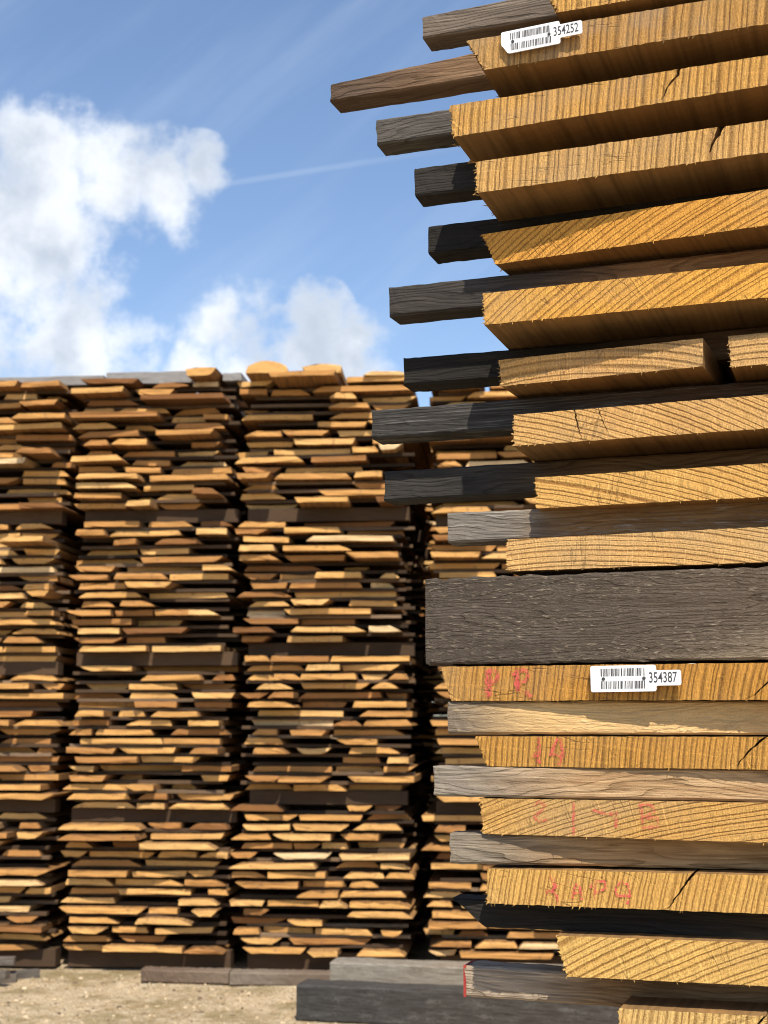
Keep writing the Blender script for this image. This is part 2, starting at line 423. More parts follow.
# key, TL, BL, TR, BR (mm: u, v), w_left, rot(deg), grain angle, ring radius, spacing, light, dark, grey, label
BOARDS = [
 ('b0', (75, 752), (84, 731), (480, 752), (480, 732), 0, 0, 86, .5, .0075, GOLD, DK, .1,
  'golden plank cut off by the top edge of the photo, grey spacer at its left', {}),
 ('b1', (-14, 716), (4, 680), (470, 718), (470, 683), 0, 0, 88, .7, .0082, TAN, DK, .35,
  'tan plank carrying the upper white barcode tag, number 354252', {}),
 ('b2', (-32, 646), (-30, 610.5), (520, 651), (520, 623), 0, 0, 88, .7, .0075, GOLD, DK, .2,
  'golden plank with one diagonal crack, directly below the upper barcoded plank',
  dict(cracks=[dict(pts=[(209, 650), (205, 641), (196, 631), (192, 622), (188, 618)], w=.0018), ])),
 ('b3', (-4, 575), (-1, 541), (500, 579), (500, 547), -.01, 0, 87, .9, .0068, (.66, .395, .14), DK, .15,
  'pale gold plank with a splintered crack at right, upright saw lines, third full plank down',
  dict(cracks=[dict(pts=[(249, 579), (245, 570), (239, 560), (236, 552)], w=.0034)])),
 ('b4', (-7, 510), (8, 475), (440, 511), (440, 474), .03, -6, 33, .8, .0062, ORG, DKO, .0,
  'orange plank with slanting growth rings, its upper edge in shade', {}),
 ('b5', (5, 430.5), (6, 397.5), (430, 433), (430, 398), -.015, 0, 36, .8, .0066, (.78, .41, .08), DKO, .0,
  'bright orange plank with even slanting rings and a wide shaded underside', {}),
 ('b6', (12, 368), (15, 340), (222, 369), (221, 341), .018, -3.4, -9, .45, .0085, (.66, .40, .16), DK, .15,
  'short plank half in shadow, ending before a dark gap on its right', {}),
 ('b6b', (246, 369), (247, 338), (470, 369), (470, 338), .006, 0, -12, .5, .0085, (.66, .40, .16), DK, .1,
  'plank at the right edge of the photo, beyond the dark gap in its layer', {}),
 ('b7', (31, 305), (31, 273), (500, 308), (500, 274.5), 0, 0, -24, .7, .0056, (.69, .42, .155), DKO, .1,
  'yellow plank with rings falling to the right and two dark checks near its left end',
  dict(cracks=[dict(pts=[(94, 305), (97, 290), (101, 274.5)], w=.0009), dict(pts=[(118, 305), (123, 290), (128, 280)], w=.0006)])),
 ('b8', (53, 239.3), (53.5, 208), (470, 240.5), (470, 208), 0, 0, -19, .9, .0058, (.72, .43, .135), DKO, .0,
  'yellow plank with stripes falling rightward, its end set back furthest above the beam', {}),
 ('b9', (23, 178), (23, 146), (520, 180.5), (520, 146), 0, 0, -6, .7, .0052, (.70, .44, .175), DKO, .1,
  'yellow plank with nearly level rings, resting directly on the thick grey beam', {}),
 ('b10', (-47, 52), (-36, 18), (500, 52), (500, 17), 0, 0, 87, .38, .0062, (.56, .285, .06), (.11, .048, .012), .12,
  'brown orange plank with the lower white barcode tag 354387 and two red letters',
  dict(cracks=[dict(pts=[(283, 52), (271, 34), (263, 27), (258, 21.5)], w=.0022)])),
 ('b11', (-11, -17), (0, -46), (480, -16), (480, -46), 0, 0, 87, .6, .0055, (.60, .32, .075), DK, .05,
  'plank with a red number fourteen and a dark crack rising at right',
  dict(cracks=[dict(pts=[(267, -16), (254, -27), (245, -36), (240, -43.5)], w=.0018)])),
 ('b12', (-8, -77), (-5, -111), (500, -76), (500, -113), 0, 0, 16, .9, .0050, (.66, .395, .125), DKO, .1,
  'plank with faded red marks spread over rising stripes, two planks under the lower barcode tag', {}),
 ('b13', (-1, -144), (-1, -177), (490, -139), (490, -174), 0, 0, 80, .8, .0052, (.70, .42, .125), (.17, .07, .014), .0,
  'plank with four clear red characters and a slanting crack to their right',
  dict(cracks=[dict(pts=[(197, -142), (187, -155), (178, -167), (173, -174.5)], w=.0016)])),
 ('b14', (66, -204), (76, -241), (500, -198), (500, -236), 0, 0, 24, 1.0, .0066, (.75, .48, .155), (.19, .08, .016), .0,
  'bright yellow plank with slanted left end and rising stripes, second from the bottom', {}),
 ('b15', (126, -266), (125, -298), (520, -261), (520, -293), -.004, 0, 84, .6, .0066, (.70, .47, .18), (.18, .08, .016), .0,
  'lowest plank of the near stack, cut off by the bottom edge of the photo',
  dict(cracks=[dict(pts=[(259, -262), (250, -272), (243, -282)], w=.0016)])),
]
NEAR_GROUP = 'planks of the near stack'
board = {}
for bi, (key, TL, BL, TR, BR, w, rot, ang, rad, sp, light, dark, grey, label, kw) in enumerate(BOARDS):
    u0, v0 = min(TL[0], BL[0]), BL[1]
    loc = lambda p: ((p[0] - u0) / 1000, (p[1] - v0) / 1000)
    cr = [dict(c, pts=[loc(p) for p in c['pts']]) for c in kw.get('cracks', [])]
    bl = loc(BL); rnd = random.Random(bi + 50)
    spl = []
    if bi in (1, 2, 3, 4):
        for q in range(5):
            spl.append((bl[0] + rnd.uniform(-.003, .004), bl[1] + rnd.uniform(-.001, .006), rnd.uniform(.004, .010), rnd.uniform(150, 235), rnd.uniform(.0, .075)))
    br = loc(BR)
    for q in range(20):
        tq = rnd.random() ** 1.3
        spl.append((bl[0] + (br[0] - bl[0]) * tq, bl[1] + (br[1] - bl[1]) * tq + .0006, rnd.uniform(.0015, .0042), rnd.uniform(215, 325), rnd.uniform(-.0004, .002)))
    tl_ = loc(TL)
    for q in range(12):
        tq = rnd.random()
        spl.append((bl[0] + (tl_[0] - bl[0]) * tq + .0004, bl[1] + (tl_[1] - bl[1]) * tq, rnd.uniform(.0015, .004), rnd.uniform(140, 235), rnd.uniform(-.0003, .004)))
    me = board_mesh('plank', [loc(TL), bl, loc(TR), loc(BR)], 2.4, bi + 3, cr, .00014 if bi > 3 else .0002, spl)
    mt = mat_endgrain('oak_end_%s' % key, ang, rad, sp, light, dark, bi * 1.7, grey, check=.4)
    o = link_mesh('plank', me, mt)
    o.location = near(u0 / 1000, w, v0 / 1000)
    o.rotation_euler = (0, 0, -A + R(rot))
    tag(o, label, 'plank', NEAR_GROUP)
    board[key] = (o, u0, v0)

# ---- spacers between the planks: key, left u, right u, bottom v, height, p (set back, m), rot deg, kind of look
GREY = (.20, .185, .165); DGREY = (.060, .055, .050); BLK = (.024, .021, .018); BRN = (.17, .105, .055)
SP = [
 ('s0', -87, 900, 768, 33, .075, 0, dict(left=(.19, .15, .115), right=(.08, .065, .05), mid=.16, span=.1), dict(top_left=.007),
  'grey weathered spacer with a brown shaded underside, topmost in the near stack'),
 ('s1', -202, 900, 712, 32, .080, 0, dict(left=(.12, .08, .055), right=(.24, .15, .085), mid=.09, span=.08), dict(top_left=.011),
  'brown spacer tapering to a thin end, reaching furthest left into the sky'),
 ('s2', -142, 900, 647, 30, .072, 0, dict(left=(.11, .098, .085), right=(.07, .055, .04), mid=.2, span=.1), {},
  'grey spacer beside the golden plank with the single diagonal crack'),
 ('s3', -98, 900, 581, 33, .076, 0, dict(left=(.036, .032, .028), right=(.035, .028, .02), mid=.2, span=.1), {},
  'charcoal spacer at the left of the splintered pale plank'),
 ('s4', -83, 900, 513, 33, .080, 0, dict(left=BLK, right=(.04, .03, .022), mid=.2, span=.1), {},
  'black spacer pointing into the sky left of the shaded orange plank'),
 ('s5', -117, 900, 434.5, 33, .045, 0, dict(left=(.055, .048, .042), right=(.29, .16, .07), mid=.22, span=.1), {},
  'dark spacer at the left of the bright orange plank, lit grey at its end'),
 ('s6', -112, 900, 365, 31, .080, 0, dict(left=BLK, right=(.11, .065, .035), mid=.25, span=.1), {},  # near-black left colour stands in for the full shade on this spacer
  'shade-darkened spacer crossing in front of the sky just above the far stack tops'),
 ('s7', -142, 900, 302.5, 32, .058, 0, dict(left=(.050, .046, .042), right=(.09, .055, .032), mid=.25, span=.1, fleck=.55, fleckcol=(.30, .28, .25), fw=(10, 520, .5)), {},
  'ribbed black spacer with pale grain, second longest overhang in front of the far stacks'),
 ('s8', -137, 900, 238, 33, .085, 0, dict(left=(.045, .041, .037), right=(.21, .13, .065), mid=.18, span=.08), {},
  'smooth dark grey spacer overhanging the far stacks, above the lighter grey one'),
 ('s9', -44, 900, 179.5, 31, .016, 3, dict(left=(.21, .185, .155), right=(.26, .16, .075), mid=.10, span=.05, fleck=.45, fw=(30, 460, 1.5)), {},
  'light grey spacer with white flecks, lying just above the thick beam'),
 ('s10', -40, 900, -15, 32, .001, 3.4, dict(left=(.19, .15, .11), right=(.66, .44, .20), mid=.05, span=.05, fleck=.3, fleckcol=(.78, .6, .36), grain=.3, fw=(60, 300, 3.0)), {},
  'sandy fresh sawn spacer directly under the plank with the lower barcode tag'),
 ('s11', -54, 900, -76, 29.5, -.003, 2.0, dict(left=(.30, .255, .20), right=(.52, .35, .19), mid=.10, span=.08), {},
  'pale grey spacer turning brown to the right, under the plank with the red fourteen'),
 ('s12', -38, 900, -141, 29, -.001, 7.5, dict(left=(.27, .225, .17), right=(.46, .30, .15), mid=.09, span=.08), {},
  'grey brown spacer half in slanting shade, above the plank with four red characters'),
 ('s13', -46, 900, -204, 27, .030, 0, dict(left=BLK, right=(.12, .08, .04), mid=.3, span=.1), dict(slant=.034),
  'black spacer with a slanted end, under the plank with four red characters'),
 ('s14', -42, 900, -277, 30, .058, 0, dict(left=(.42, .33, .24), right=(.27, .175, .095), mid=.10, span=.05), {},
  'brown spacer with a red painted end, under the bright yellow plank'),
]
SP_GROUP = 'wooden spacers between the planks of the near stack'
spacer = {}
for si, (key, ul, ur, v, H, p, rot, mk, bk, label) in enumerate(SP):
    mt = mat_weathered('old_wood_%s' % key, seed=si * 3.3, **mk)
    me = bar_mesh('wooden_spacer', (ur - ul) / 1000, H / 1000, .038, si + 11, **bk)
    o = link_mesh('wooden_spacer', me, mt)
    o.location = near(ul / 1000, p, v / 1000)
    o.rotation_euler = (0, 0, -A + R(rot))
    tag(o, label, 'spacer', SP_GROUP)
    spacer[key] = o

# red end paint of the lowest spacer
V = [(-.0006, -.0006, -.0003), (-.0006, .0386, -.0003), (-.0006, .0386, .0303), (-.0006, -.0006, .0303),
     (.0024, -.0006, -.0003), (.0024, .0386, -.0003), (.0024, .0386, .0303), (.0024, -.0006, .0303)]
F = [(0, 1, 2, 3), (0, 3, 7, 4), (3, 2, 6, 7), (0, 4, 5, 1), (1, 5, 6, 2)]
o = link_mesh('end_paint', fix(mesh_from('end_paint', V, F)), mat_plain('red_end_paint', (.36, .055, .045), .85, .15, .7), spacer['s14'])
o['label'] = 'red paint on the cut end'

# the thick bearer
me = bar_mesh('timber_bearer', 1.0, .0865, .09, 77, bevel=.002, rough=.0009, warp=.001, n=80)
bearer = link_mesh('timber_bearer', me, mat_weathered('weathered_beam', (.092, .073, .057), (.125, .095, .068), .2, .2, 4.4, fleck=.75,
                   fleckcol=(.42, .34, .255), grain=.6, rough_fibre=1.6, fw=(85, 430, 2.6), patch=(.36, .0, .16, (.36, .28, .19))))
bearer.location = near(-.063, -.001, .055); bearer.rotation_euler = (0, 0, -A)
tag(bearer, 'thick dark grey weathered beam across the middle of the near stack', 'bearer')

# ---- barcode tags
white = mat_plain('white_tag_plastic', (.80, .81, .82), .35, .4, .05)
ink = mat_plain('black_tag_ink', (.06, .06, .065), .6, .2, .05)
def inventory_tag(key, u, v, tilt, text, seed, notch, label):
    o, u0, v0 = board[key]
    rnd = random.Random(seed)
    bw, bh, nw, nh = .063, .025, .0235, .0145
    r = .002
    def arc(cx, cz, a0, a1): return [(cx + r * math.cos(R(a0 + (a1 - a0) * i / 4)), cz + r * math.sin(R(a0 + (a1 - a0) * i / 4))) for i in range(5)]
    nz0 = (bh - nh) / 2 + (.001 if notch else 0); nz1 = nz0 + nh
    pl = []
    if notch: pl += [(.0, .010), (.0015, .0085), (.0062, .001), (.0085, 0)]
    else: pl += arc(r, r, 180, 270)
    pl += arc(bw - r, r, 270, 360)
    pl += [(bw, nz0 - .001), (bw + .001, nz0)]
    pl += arc(bw + nw - r, nz0 + r, 270, 360) + arc(bw + nw - r, nz1 - r, 0, 90)
    pl += [(bw + .001, nz1), (bw, nz1 + .001)]
    pl += arc(bw - r, bh - r, 0, 90) + arc(r, bh - r, 90, 180)
    n = len(pl); T = .0012
    V = [(x, 0, z) for x, z in pl] + [(x, T, z) for x, z in pl]
    F = [tuple(range(n)), tuple(range(n, 2 * n))] + [(i, (i + 1) % n, n + (i + 1) % n, n + i) for i in range(n)]
    t = link_mesh('inventory_tag', fix(mesh_from('inventory_tag', V, F)), white, o)
    t['label'] = label
    t.location = ((u - u0) / 1000, -.0064, (v - v0) / 1000)
    t.rotation_euler = (0, R(-tilt), R(-1.6))
    # two rows of bars
    V = []; F = []
    for z0, z1 in ((.0148, .0222), (.0028, .0102)):
        x = .010
        while x < .0525:
            w = rnd.choice((.00035, .0006, .0009, .0012))
            b = len(V)
            V += [(x, -.0002, z0), (x + w, -.0002, z0), (x + w, -.0002, z1), (x, -.0002, z1)]
            F.append((b, b + 1, b + 2, b + 3))
            x += w + rnd.choice((.0004, .0006, .0009))
    link_mesh('barcode', mesh_from('barcode', V, F), ink, t)
    for x in (.0125, .0515):
        V = []; F = []
        N = 14
        for yy, rr in ((-.0011, .0010), (-.0008, .0016), (.0, .0017), (.0004, .0009), (.012, .0008)):
            for i in range(N):
                V.append((x + rr * math.cos(2 * math.pi * i / N), yy, .0125 + rr * math.sin(2 * math.pi * i / N)))
        for k in range(4):
            for i in range(N): F.append((k * N + i, k * N + (i + 1) % N, (k + 1) * N + (i + 1) % N, (k + 1) * N + i))
        F.append(tuple(range(N)))
        link_mesh('nail', fix(mesh_from('nail', V, F)), ink, t)
    cu = bpy.data.curves.new('number', 'FONT'); cu.body = text; cu.size = .0140; cu.align_x = 'CENTER'; cu.align_y = 'CENTER'; cu.offset = .00010
    tmp = bpy.data.objects.new('number_tmp', cu); C.objects.link(tmp)
    bpy.context.view_layer.update()
    me = bpy.data.meshes.new_from_object(tmp)
    bpy.data.objects.remove(tmp); bpy.data.curves.remove(cu)
    for vt in me.vertices:
        x, y, z = vt.co
        vt.co = (x * .64 + bw + nw * .27, -.0002, y + nz0 + nh * .5)
    me.name = 'number'
    link_mesh('number', me, ink, t)
inventory_tag('b1', 26, 690.5, 1.5, '354252', 5, True, 'white barcode tag with a cut lower left corner, number 354252')
inventory_tag('b10', 106, 25.5, .5, '354387', 9, False, 'white barcode tag with square corners, number 354387')

# ---- red crayon characters: strokes in mm of the end face
def marks(key, strokes, mat, width, label):
    o, u0, v0 = board[key]
    for ch in strokes:
     V = []; F = []
     y = -.0012
     for st in ch:
         pts = [Vector(((a - u0) / 1000, (b - v0) / 1000)) for a, b in st]
         L = []
         for a, b in zip(pts, pts[1:]):
             n = max(2, int((b - a).length / .002))
             L += [a.lerp(b, i / n) for i in range(n)]
         L.append(pts[-1])
         b0 = len(V)
         for i, p in enumerate(L):
             d = (L[min(i + 1, len(L) - 1)] - L[max(i - 1, 0)]).normalized()
             nr = Vector((-d.y, d.x)) * width * (.8 + .4 * noise.noise(Vector((p.x * 300, p.y * 300, 1))))
             V += [(p.x + nr.x, y, p.y + nr.y), (p.x - nr.x, y, p.y - nr.y)]
         for i in range(len(L) - 1): F.append((b0 + 2 * i, b0 + 2 * i + 1, b0 + 2 * i + 3, b0 + 2 * i + 2))
         y -= .00015
     m = link_mesh('painted_mark', mesh_from('painted_mark', V, F), mat, o)
     if label: m['label'] = label
rd = mat_crayon('red_crayon', .95); rs = mat_crayon('red_crayon_strong', 1.0); rf = mat_crayon('red_crayon_faint', .75)
marks('b10', [[[(1, 48), (1.5, 21)], [(4, 48), (4, 22)], [(2, 48), (10, 47), (13, 43), (10, 37), (4, 36)]],
              [[(27, 47), (30, 40), (33, 27)], [(31, 46), (33, 36), (33, 27)], [(30, 48), (41, 47), (43, 42), (40, 37), (33, 35)], [(40, 27), (46, 21)]]],
      rd, .0027, None)
marks('b11', [[[(53, -18), (53, -43)], [(52, -30), (47, -37)], [(50, -33), (51, -42)]], [[(74, -18), (76, -32), (72, -44)], [(63, -34), (78, -35)], [(72, -19), (64, -33)]]],
      rs, .0020, None)
marks('b12', [[[(46, -84), (52, -79), (58, -82), (54, -88), (47, -93), (50, -98), (60, -96)]], [[(86, -79), (85, -110)]],
              [[(104, -86), (118, -90), (127, -88), (126, -102)]], [[(150, -80), (152, -102)], [(148, -80), (160, -80), (163, -86), (153, -92), (165, -92), (166, -100), (152, -102)]]],
      rf, .0017, None)
marks('b13', [[[(61, -149), (68, -158), (57, -166)], [(57, -162), (66, -164), (70, -175)], [(66, -152), (64, -164)]],
              [[(82, -172), (86, -155), (90, -158), (92, -170)], [(83, -164), (92, -164)]],
              [[(104, -168), (105, -154)], [(100, -158), (106, -152), (114, -152), (115, -158), (106, -163)]],
              [[(124, -158), (129, -152), (136, -154), (138, -162), (135, -172)], [(124, -158), (126, -165), (137, -164)]]],
      rs, .0015, None)

# ------------------------------------------------------------------ the far stacks
FA = R(5.0)
FP = Vector((.172, 8.62, 0)); FD = Vector((math.cos(FA), -math.sin(FA), 0)); FN = Vector((math.sin(FA), math.cos(FA), 0))
def far(u, w, z): return FP + FD * u + FN * w + Vector((0, 0, z))
M_PL = mat_far_plank(); M_ST = mat_far_stick()

def plank_data(rnd, w, th, L=2.6, lens=None, big=False):
    """local verts/faces of one plank with waney edges: X 0..w, Y 0..L, Z 0..th"""
    bl = min(rnd.choice((0, .3, .8, 1.2)) * rnd.uniform(.4, 1) * .07, w * .34)
    br = min(rnd.choice((0, .3, .8, 1.2)) * rnd.uniform(.4, 1) * .07, w * .34)
    up = rnd.random() < .62                     # bark side up: narrower on top
    skew = rnd.uniform(-.03, .03) * rnd.choice((1, 1, 2)); tl = rnd.gauss(0, .006); th = th * rnd.uniform(.88, 1.03)
    sag = rnd.uniform(-.003, .003)
    N = 6
    lo = [((i / N), 0) for i in range(N + 1)]
    pts = []
    for i in range(N + 1):
        t = i / N
        x = (bl if not up else 0) + t * (w - (bl + br if not up else 0))
        pts.append((x, sag * math.sin(math.pi * t) + rnd.gauss(0, .0008)))
    pts.append((w - br * .42, th * .5))
    for i in range(N, -1, -1):
        t = i / N
        x = (bl if up else 0) + t * (w - (bl + br if up else 0))
        zz = th + sag * math.sin(math.pi * t) + rnd.gauss(0, .0008)
        if lens: zz += lens * math.sin(math.pi * t) ** .8
        pts.append((x, zz))
    pts.append((bl * .42, th * .5))
    n = len(pts)
    V = []; F = []
    for k, yy in enumerate((0, .25, 1.2, L)):
        drift = 0 if k == 0 else rnd.uniform(-.012, .012)
        for (x, z) in pts:
            V.append((x + drift, yy + (skew * (x / w - .5) + rnd.gauss(0, .002) if k == 0 else 0), z + tl * (x - w / 2)))
    for k in range(3):
        for i in range(n):
            j = (i + 1) % n
            F.append((k * n + j, k * n + i, (k + 1) * n + i, (k + 1) * n + j))
    F.append(tuple(range(n))); F.append(tuple(3 * n + i for i in range(n - 1, -1, -1)))
    return V, F

def stick_data(rnd, L, H, D):
    b = .002
    ring = [(0, 0), (D, 0), (D, H - b), (D - b, H), (b, H), (0, H - b)]
    V = []; F = []
    N = 5
    for i in range(N + 1):
        wz = rnd.gauss(0, .0012) if 0 < i < N else 0
        wy = rnd.gauss(0, .002)
        for (yy, zz) in ring: V.append((L * i / N, yy + wy, zz + wz))
    m = len(ring)
    for i in range(N):
        for k in range(m):
            q = (k + 1) % m
            F.append((i * m + q, i * m + k, (i + 1) * m + k, (i + 1) * m + q))
    F.append(tuple(range(m - 1, -1, -1))); F.append(tuple(N * m + k for k in range(m)))
    return V, F

class Heap:
    def __init__(s): s.V = []; s.F = []; s.T = []
    def add(s, V, F, org, rz, tint):
        b = len(s.V); c, sn = math.cos(rz), math.sin(rz)
        s.V += [(org[0] + x * c - y * sn, org[1] + x * sn + y * c, org[2] + z) for x, y, z in V]
        s.F += [tuple(b + i for i in f) for f in F]
        s.T += [tint] * len(F)
def tinted(name, V, F, T):
    me = mesh_from(name, V, F)
    fix(me, False)
    at = me.attributes.new('tint', 'FLOAT', 'FACE')
    at.data.foreach_set('value', T if isinstance(T, list) else [T] * len(me.polygons))
    return me

ORD = 'first second third fourth fifth sixth seventh eighth ninth tenth eleventh twelfth thirteenth fourteenth fifteenth sixteenth'.split()
PACK = ['bottom', 'lower', 'upper', 'top']
STK = ['leftmost stack', 'second stack', 'third stack', 'stack beyond the spacers']
STW = ['leftmost far stack', 'second far stack', 'third far stack', 'fourth far stack']
#        u0     u1
STACKS = [(-3.24, -2.23), (-2.12, -1.14), (-1.03, -.03), (.155, 1.17)]
NCS = ((15, 14, 16, 15), (14, 16, 15, 15), (16, 15, 14, 15), (15, 15, 14, 16)); TH = .0345; SH = .0215; BE = .085; BASE = .105
PITCH = TH + SH

rnd = random.Random(2024)
planks = []      # dicts, later the largest become objects
sticks = []
heapP = Heap(); heapS = Heap()
front_bearers = []
def sx(p):      # rough pixel column, only used to rank planks by how large they show
    return 384 + 1400 * p.x / (p.y * .989)
for s, (ua, ub) in enumerate(STACKS):
    z = BASE
    for pk in range(4):
        # bearer under the pack
        hb = BASE if pk == 0 else BE
        front_bearers.append((s, pk, ua + rnd.uniform(-.02, .03), ub + rnd.uniform(-.02, .05), z - hb, hb, rnd.uniform(.05, .11)))
        for dep in (1.2, 2.3):
            V, F = stick_data(rnd, ub - ua + .06, hb - .002, .11)
            heapS.add(V, F, far(ua - .03, dep, z - hb + .001), -FA, rnd.random() * .5)
        NC = NCS[s][pk]
        drift = rnd.uniform(-.02, .02); pa_, pb_ = rnd.uniform(-.07, .03), rnd.uniform(-.05, .03)
        for c in range(NC):
            base = .075 * noise.noise(Vector((c * .41 + pk * 5.1, s * 7.7, 1.5))) + drift
            # planks of this course
            u = ua + pa_ + rnd.uniform(-.05, .05)
            end = ub + pb_ + rnd.uniform(-.06, .045)
            row = []
            while u < end - .12:
                w = rnd.choice((.17, .23, .28, .32, .36, .42, .52)) * rnd.uniform(.9, 1.1)
                if end - (u + w) < .13: w = end - u
                w = min(w, end - u)
                sg = (.030, .044, .056, .062)[pk]
                pr = base * (.4, .7, 1, 1.1)[pk] + rnd.gauss(0, sg)
                if rnd.random() < (.03, .07, .12, .14)[pk]: pr += rnd.uniform(.06, .15)
                if rnd.random() < .10: pr -= rnd.uniform(.03, .12)
                if pk == 3 and c == NC - 1: pr += .06
                row.append(dict(s=s, pk=pk, c=NC - 1 - c, u=u, w=w, pr=pr, z=z + rnd.uniform(0, .0015), tint=min(1, max(0, rnd.gauss(.46, .23))), seed=rnd.random()))
                u += w + rnd.choice((.004, .01, .02, .05, .11))
            if len(row) > 2 and rnd.random() < .2: row.pop(rnd.randrange(len(row)))
            for k, d in enumerate(row): d['k'] = k; d['n'] = len(row)
            planks += row
            z += TH + .0018
            last = (c == NC - 1)
            if not last:
                for dep in (0, .62, 1.24, 1.86, 2.45):
                    fr = (dep == 0)
                    y = rnd.uniform(.03, .11) - base * .4 if fr else dep + rnd.uniform(-.06, .06)
                    la = ua - rnd.uniform(-.04, .035); lb = ub + rnd.uniform(-.05, .05)
                    d = dict(s=s, pk=pk, c=NC - 2 - c, la=la, L=lb - la, y=y, z=z, tint=min(1, max(0, rnd.gauss(.35, .28))), rz=rnd.uniform(-.02, .02))
                    if fr: sticks.append(d)
                    else:
                        V, F = stick_data(rnd, d['L'], SH - .0018, .045)
                        heapS.add(V, F, far(la, y, z), -FA + d['rz'], d['tint'])
                z += SH - .0018
        z += BE

# which planks show largest: visible width in the frame, not hidden behind the near stack, plus the overhang seen
NEAR_EDGE = {0: 560, 1: 520, 2: 500, 3: 440}
for d in planks:
    a = sx(far(d['u'], 0, 0)); b = sx(far(d['u'] + d['w'], 0, 0))
    hz = 1.5; el = (d['z'] - 1.5) / 8.6
    ypx = 512 - 1400 * math.tan(math.atan(el) - R(8.41))
    lim = 440 if ypx > 575 else (490 if ypx > 500 else 505)
    vis = max(0, min(b, lim) - max(a, 0))
    d['score'] = vis * (TH + max(0, d['pr']) * .6 + .02 * d['seed'])
rank = sorted(planks, key=lambda d: -d['score'])
chosen = set(id(d) for d in rank[:280])

FG = 'planks of the far stacks'
for d in planks:
    r2 = random.Random(d['seed'])
    V, F = plank_data(r2, d['w'], TH)
    org = far(d['u'], -d['pr'], d['z'])
    rz = -FA + r2.uniform(-.012, .012)
    if id(d) in chosen:
        me = tinted('plank', V, F, d['tint'])
        o = link_mesh('plank', me, M_PL)
        o.location = org; o.rotation_euler = (0, 0, rz)
        k, n = d['k'], d['n']
        if d['s'] == 0: place = 'rightmost' if k == n - 1 else ORD[n - 1 - k] + ' from right'
        else: place = 'leftmost' if k == 0 else ORD[k] + ' from left'
        wd = 'wide' if d['w'] > .31 else ('narrow' if d['w'] < .2 else 'sawn')
        tone = 'dark' if d['tint'] < .3 else ('pale' if d['tint'] > .75 else 'tan')
        tag(o, '%s %s plank, %s, %s course down, %s pack, %s' % (wd, tone, place, ORD[d['c']], PACK[d['pk']], STW[d['s']]), 'plank', FG)
    else:
        heapP.add(V, F, org, rz, d['tint'])

for d in sticks:
    V, F = stick_data(rnd, d['L'], SH - .0018, .045)
    show = d['s'] < 3 or d['z'] > 1.9
    if show:
        o = link_mesh('wooden_spacer', tinted('wooden_spacer', V, F, d['tint']), M_ST)
        o.location = far(d['la'], d['y'], d['z']); o.rotation_euler = (0, 0, -FA + d['rz'])
        tag(o, 'thin %s spacer under the %s course down, %s pack, %s' % ('black' if d['tint'] < .15 else 'grey brown' if d['tint'] < .6 else 'light grey', ORD[d['c']], PACK[d['pk']], STW[d['s']]), 'spacer', 'spacers of the far stacks')
    else:
        heapS.add(V, F, far(d['la'], d['y'], d['z']), -FA + d['rz'], d['tint'])
for (s, pk, a, b, z, hb, y) in front_bearers:
    V, F = stick_data(rnd, b - a, hb - .002, .11)
    o = link_mesh('timber_bearer', tinted('timber_bearer', V, F, rnd.uniform(.2, .5)), M_ST)
    o.location = far(a, y, z + .001); o.rotation_euler = (0, 0, -FA)
    tag(o, 'dark squared bearer under the %s pack of the %s' % (PACK[pk], STW[s]), 'bearer', 'bearers of the far stacks')

# ---- top of the far stacks: loose planks and grey cover boards
ZT = BASE + 3 * BE + (60 * (TH + .0018) + 56 * (SH - .0018)) + .001
def top_plank(u, w, pr, z, th, lens, tint, label, seed, tilt=0, name='plank', L=2.2):
    V, F = plank_data(random.Random(seed), w, th, L, lens)
    o = link_mesh(name, tinted(name, V, F, tint), M_PL)
    o.location = far(u, -pr, z); o.rotation_euler = (R(tilt), 0, -FA)
    tag(o, label, 'plank', FG)
top_plank(-1.03, .27, .16, ZT, .045, .035, .62, 'humped plank jutting out on top of the far stack left of the beam', 3)
top_plank(-.68, .25, .12, ZT, .045, .02, .70, 'second jutting plank on the same far stack top, right of the humped one', 5)
top_plank(-.30, .29, .05, ZT, .026, 0, .85, 'thin pale plank at the top right corner of the far stack left of the beam', 7)
top_plank(-1.42, .20, .14, ZT + .001, .045, .01, .55, 'thick plank on the top right corner of the second far stack', 8)
def cover(u, L, w0, z, H, D, tint, label, rz=0):
    V, F = stick_data(random.Random(int(L * 100)), L, H, D)
    o = link_mesh('cover_board', tinted('cover_board', V, F, tint), M_CV)
    o.location = far(u, w0, z); o.rotation_euler = (0, 0, -FA + rz)
    tag(o, label, 'board', 'grey boards lying on the far stacks')
M_CV = mat_weathered('grey_cover_wood', (.30, .29, .28), (.28, .27, .26), .5, .5, 2, grain=.5)
cover(-3.2, 1.2, .05, ZT + .001, .06, .3, .9, 'long grey board lying on top of the leftmost far stack')
cover(-1.98, .56, .04, ZT + .001, .075, .3, .9, 'grey board lying on top of the second far stack')
cover(-1.21, .12, .02, ZT + .001, .05, .6, .9, 'short grey board end at the top right of the second far stack')

# ---- a second row of stacks close behind
for (ua, ub) in ((-3.1, -2.1), (-1.95, -.95), (-.75, .25), (.35, 1.4)):
    rb = random.Random(int(ua * 100)); z = .1
    while z < 3.98:
        u = ua + rb.uniform(-.04, .04)
        while u < ub - .1:
            w_ = min(rb.uniform(.2, .45), ub - u)
            V, F = plank_data(rb, w_, .031, 2.4)
            heapP.add(V, F, far(u, 3.1 + rb.uniform(-.05, .05), z), -FA, rb.random())
            u += w_ + .01
        V, F = stick_data(rb, 1.05, .024, .05)
        heapS.add(V, F, far(ua, 3.2, z + .0315), -FA, .3)
        z += .056

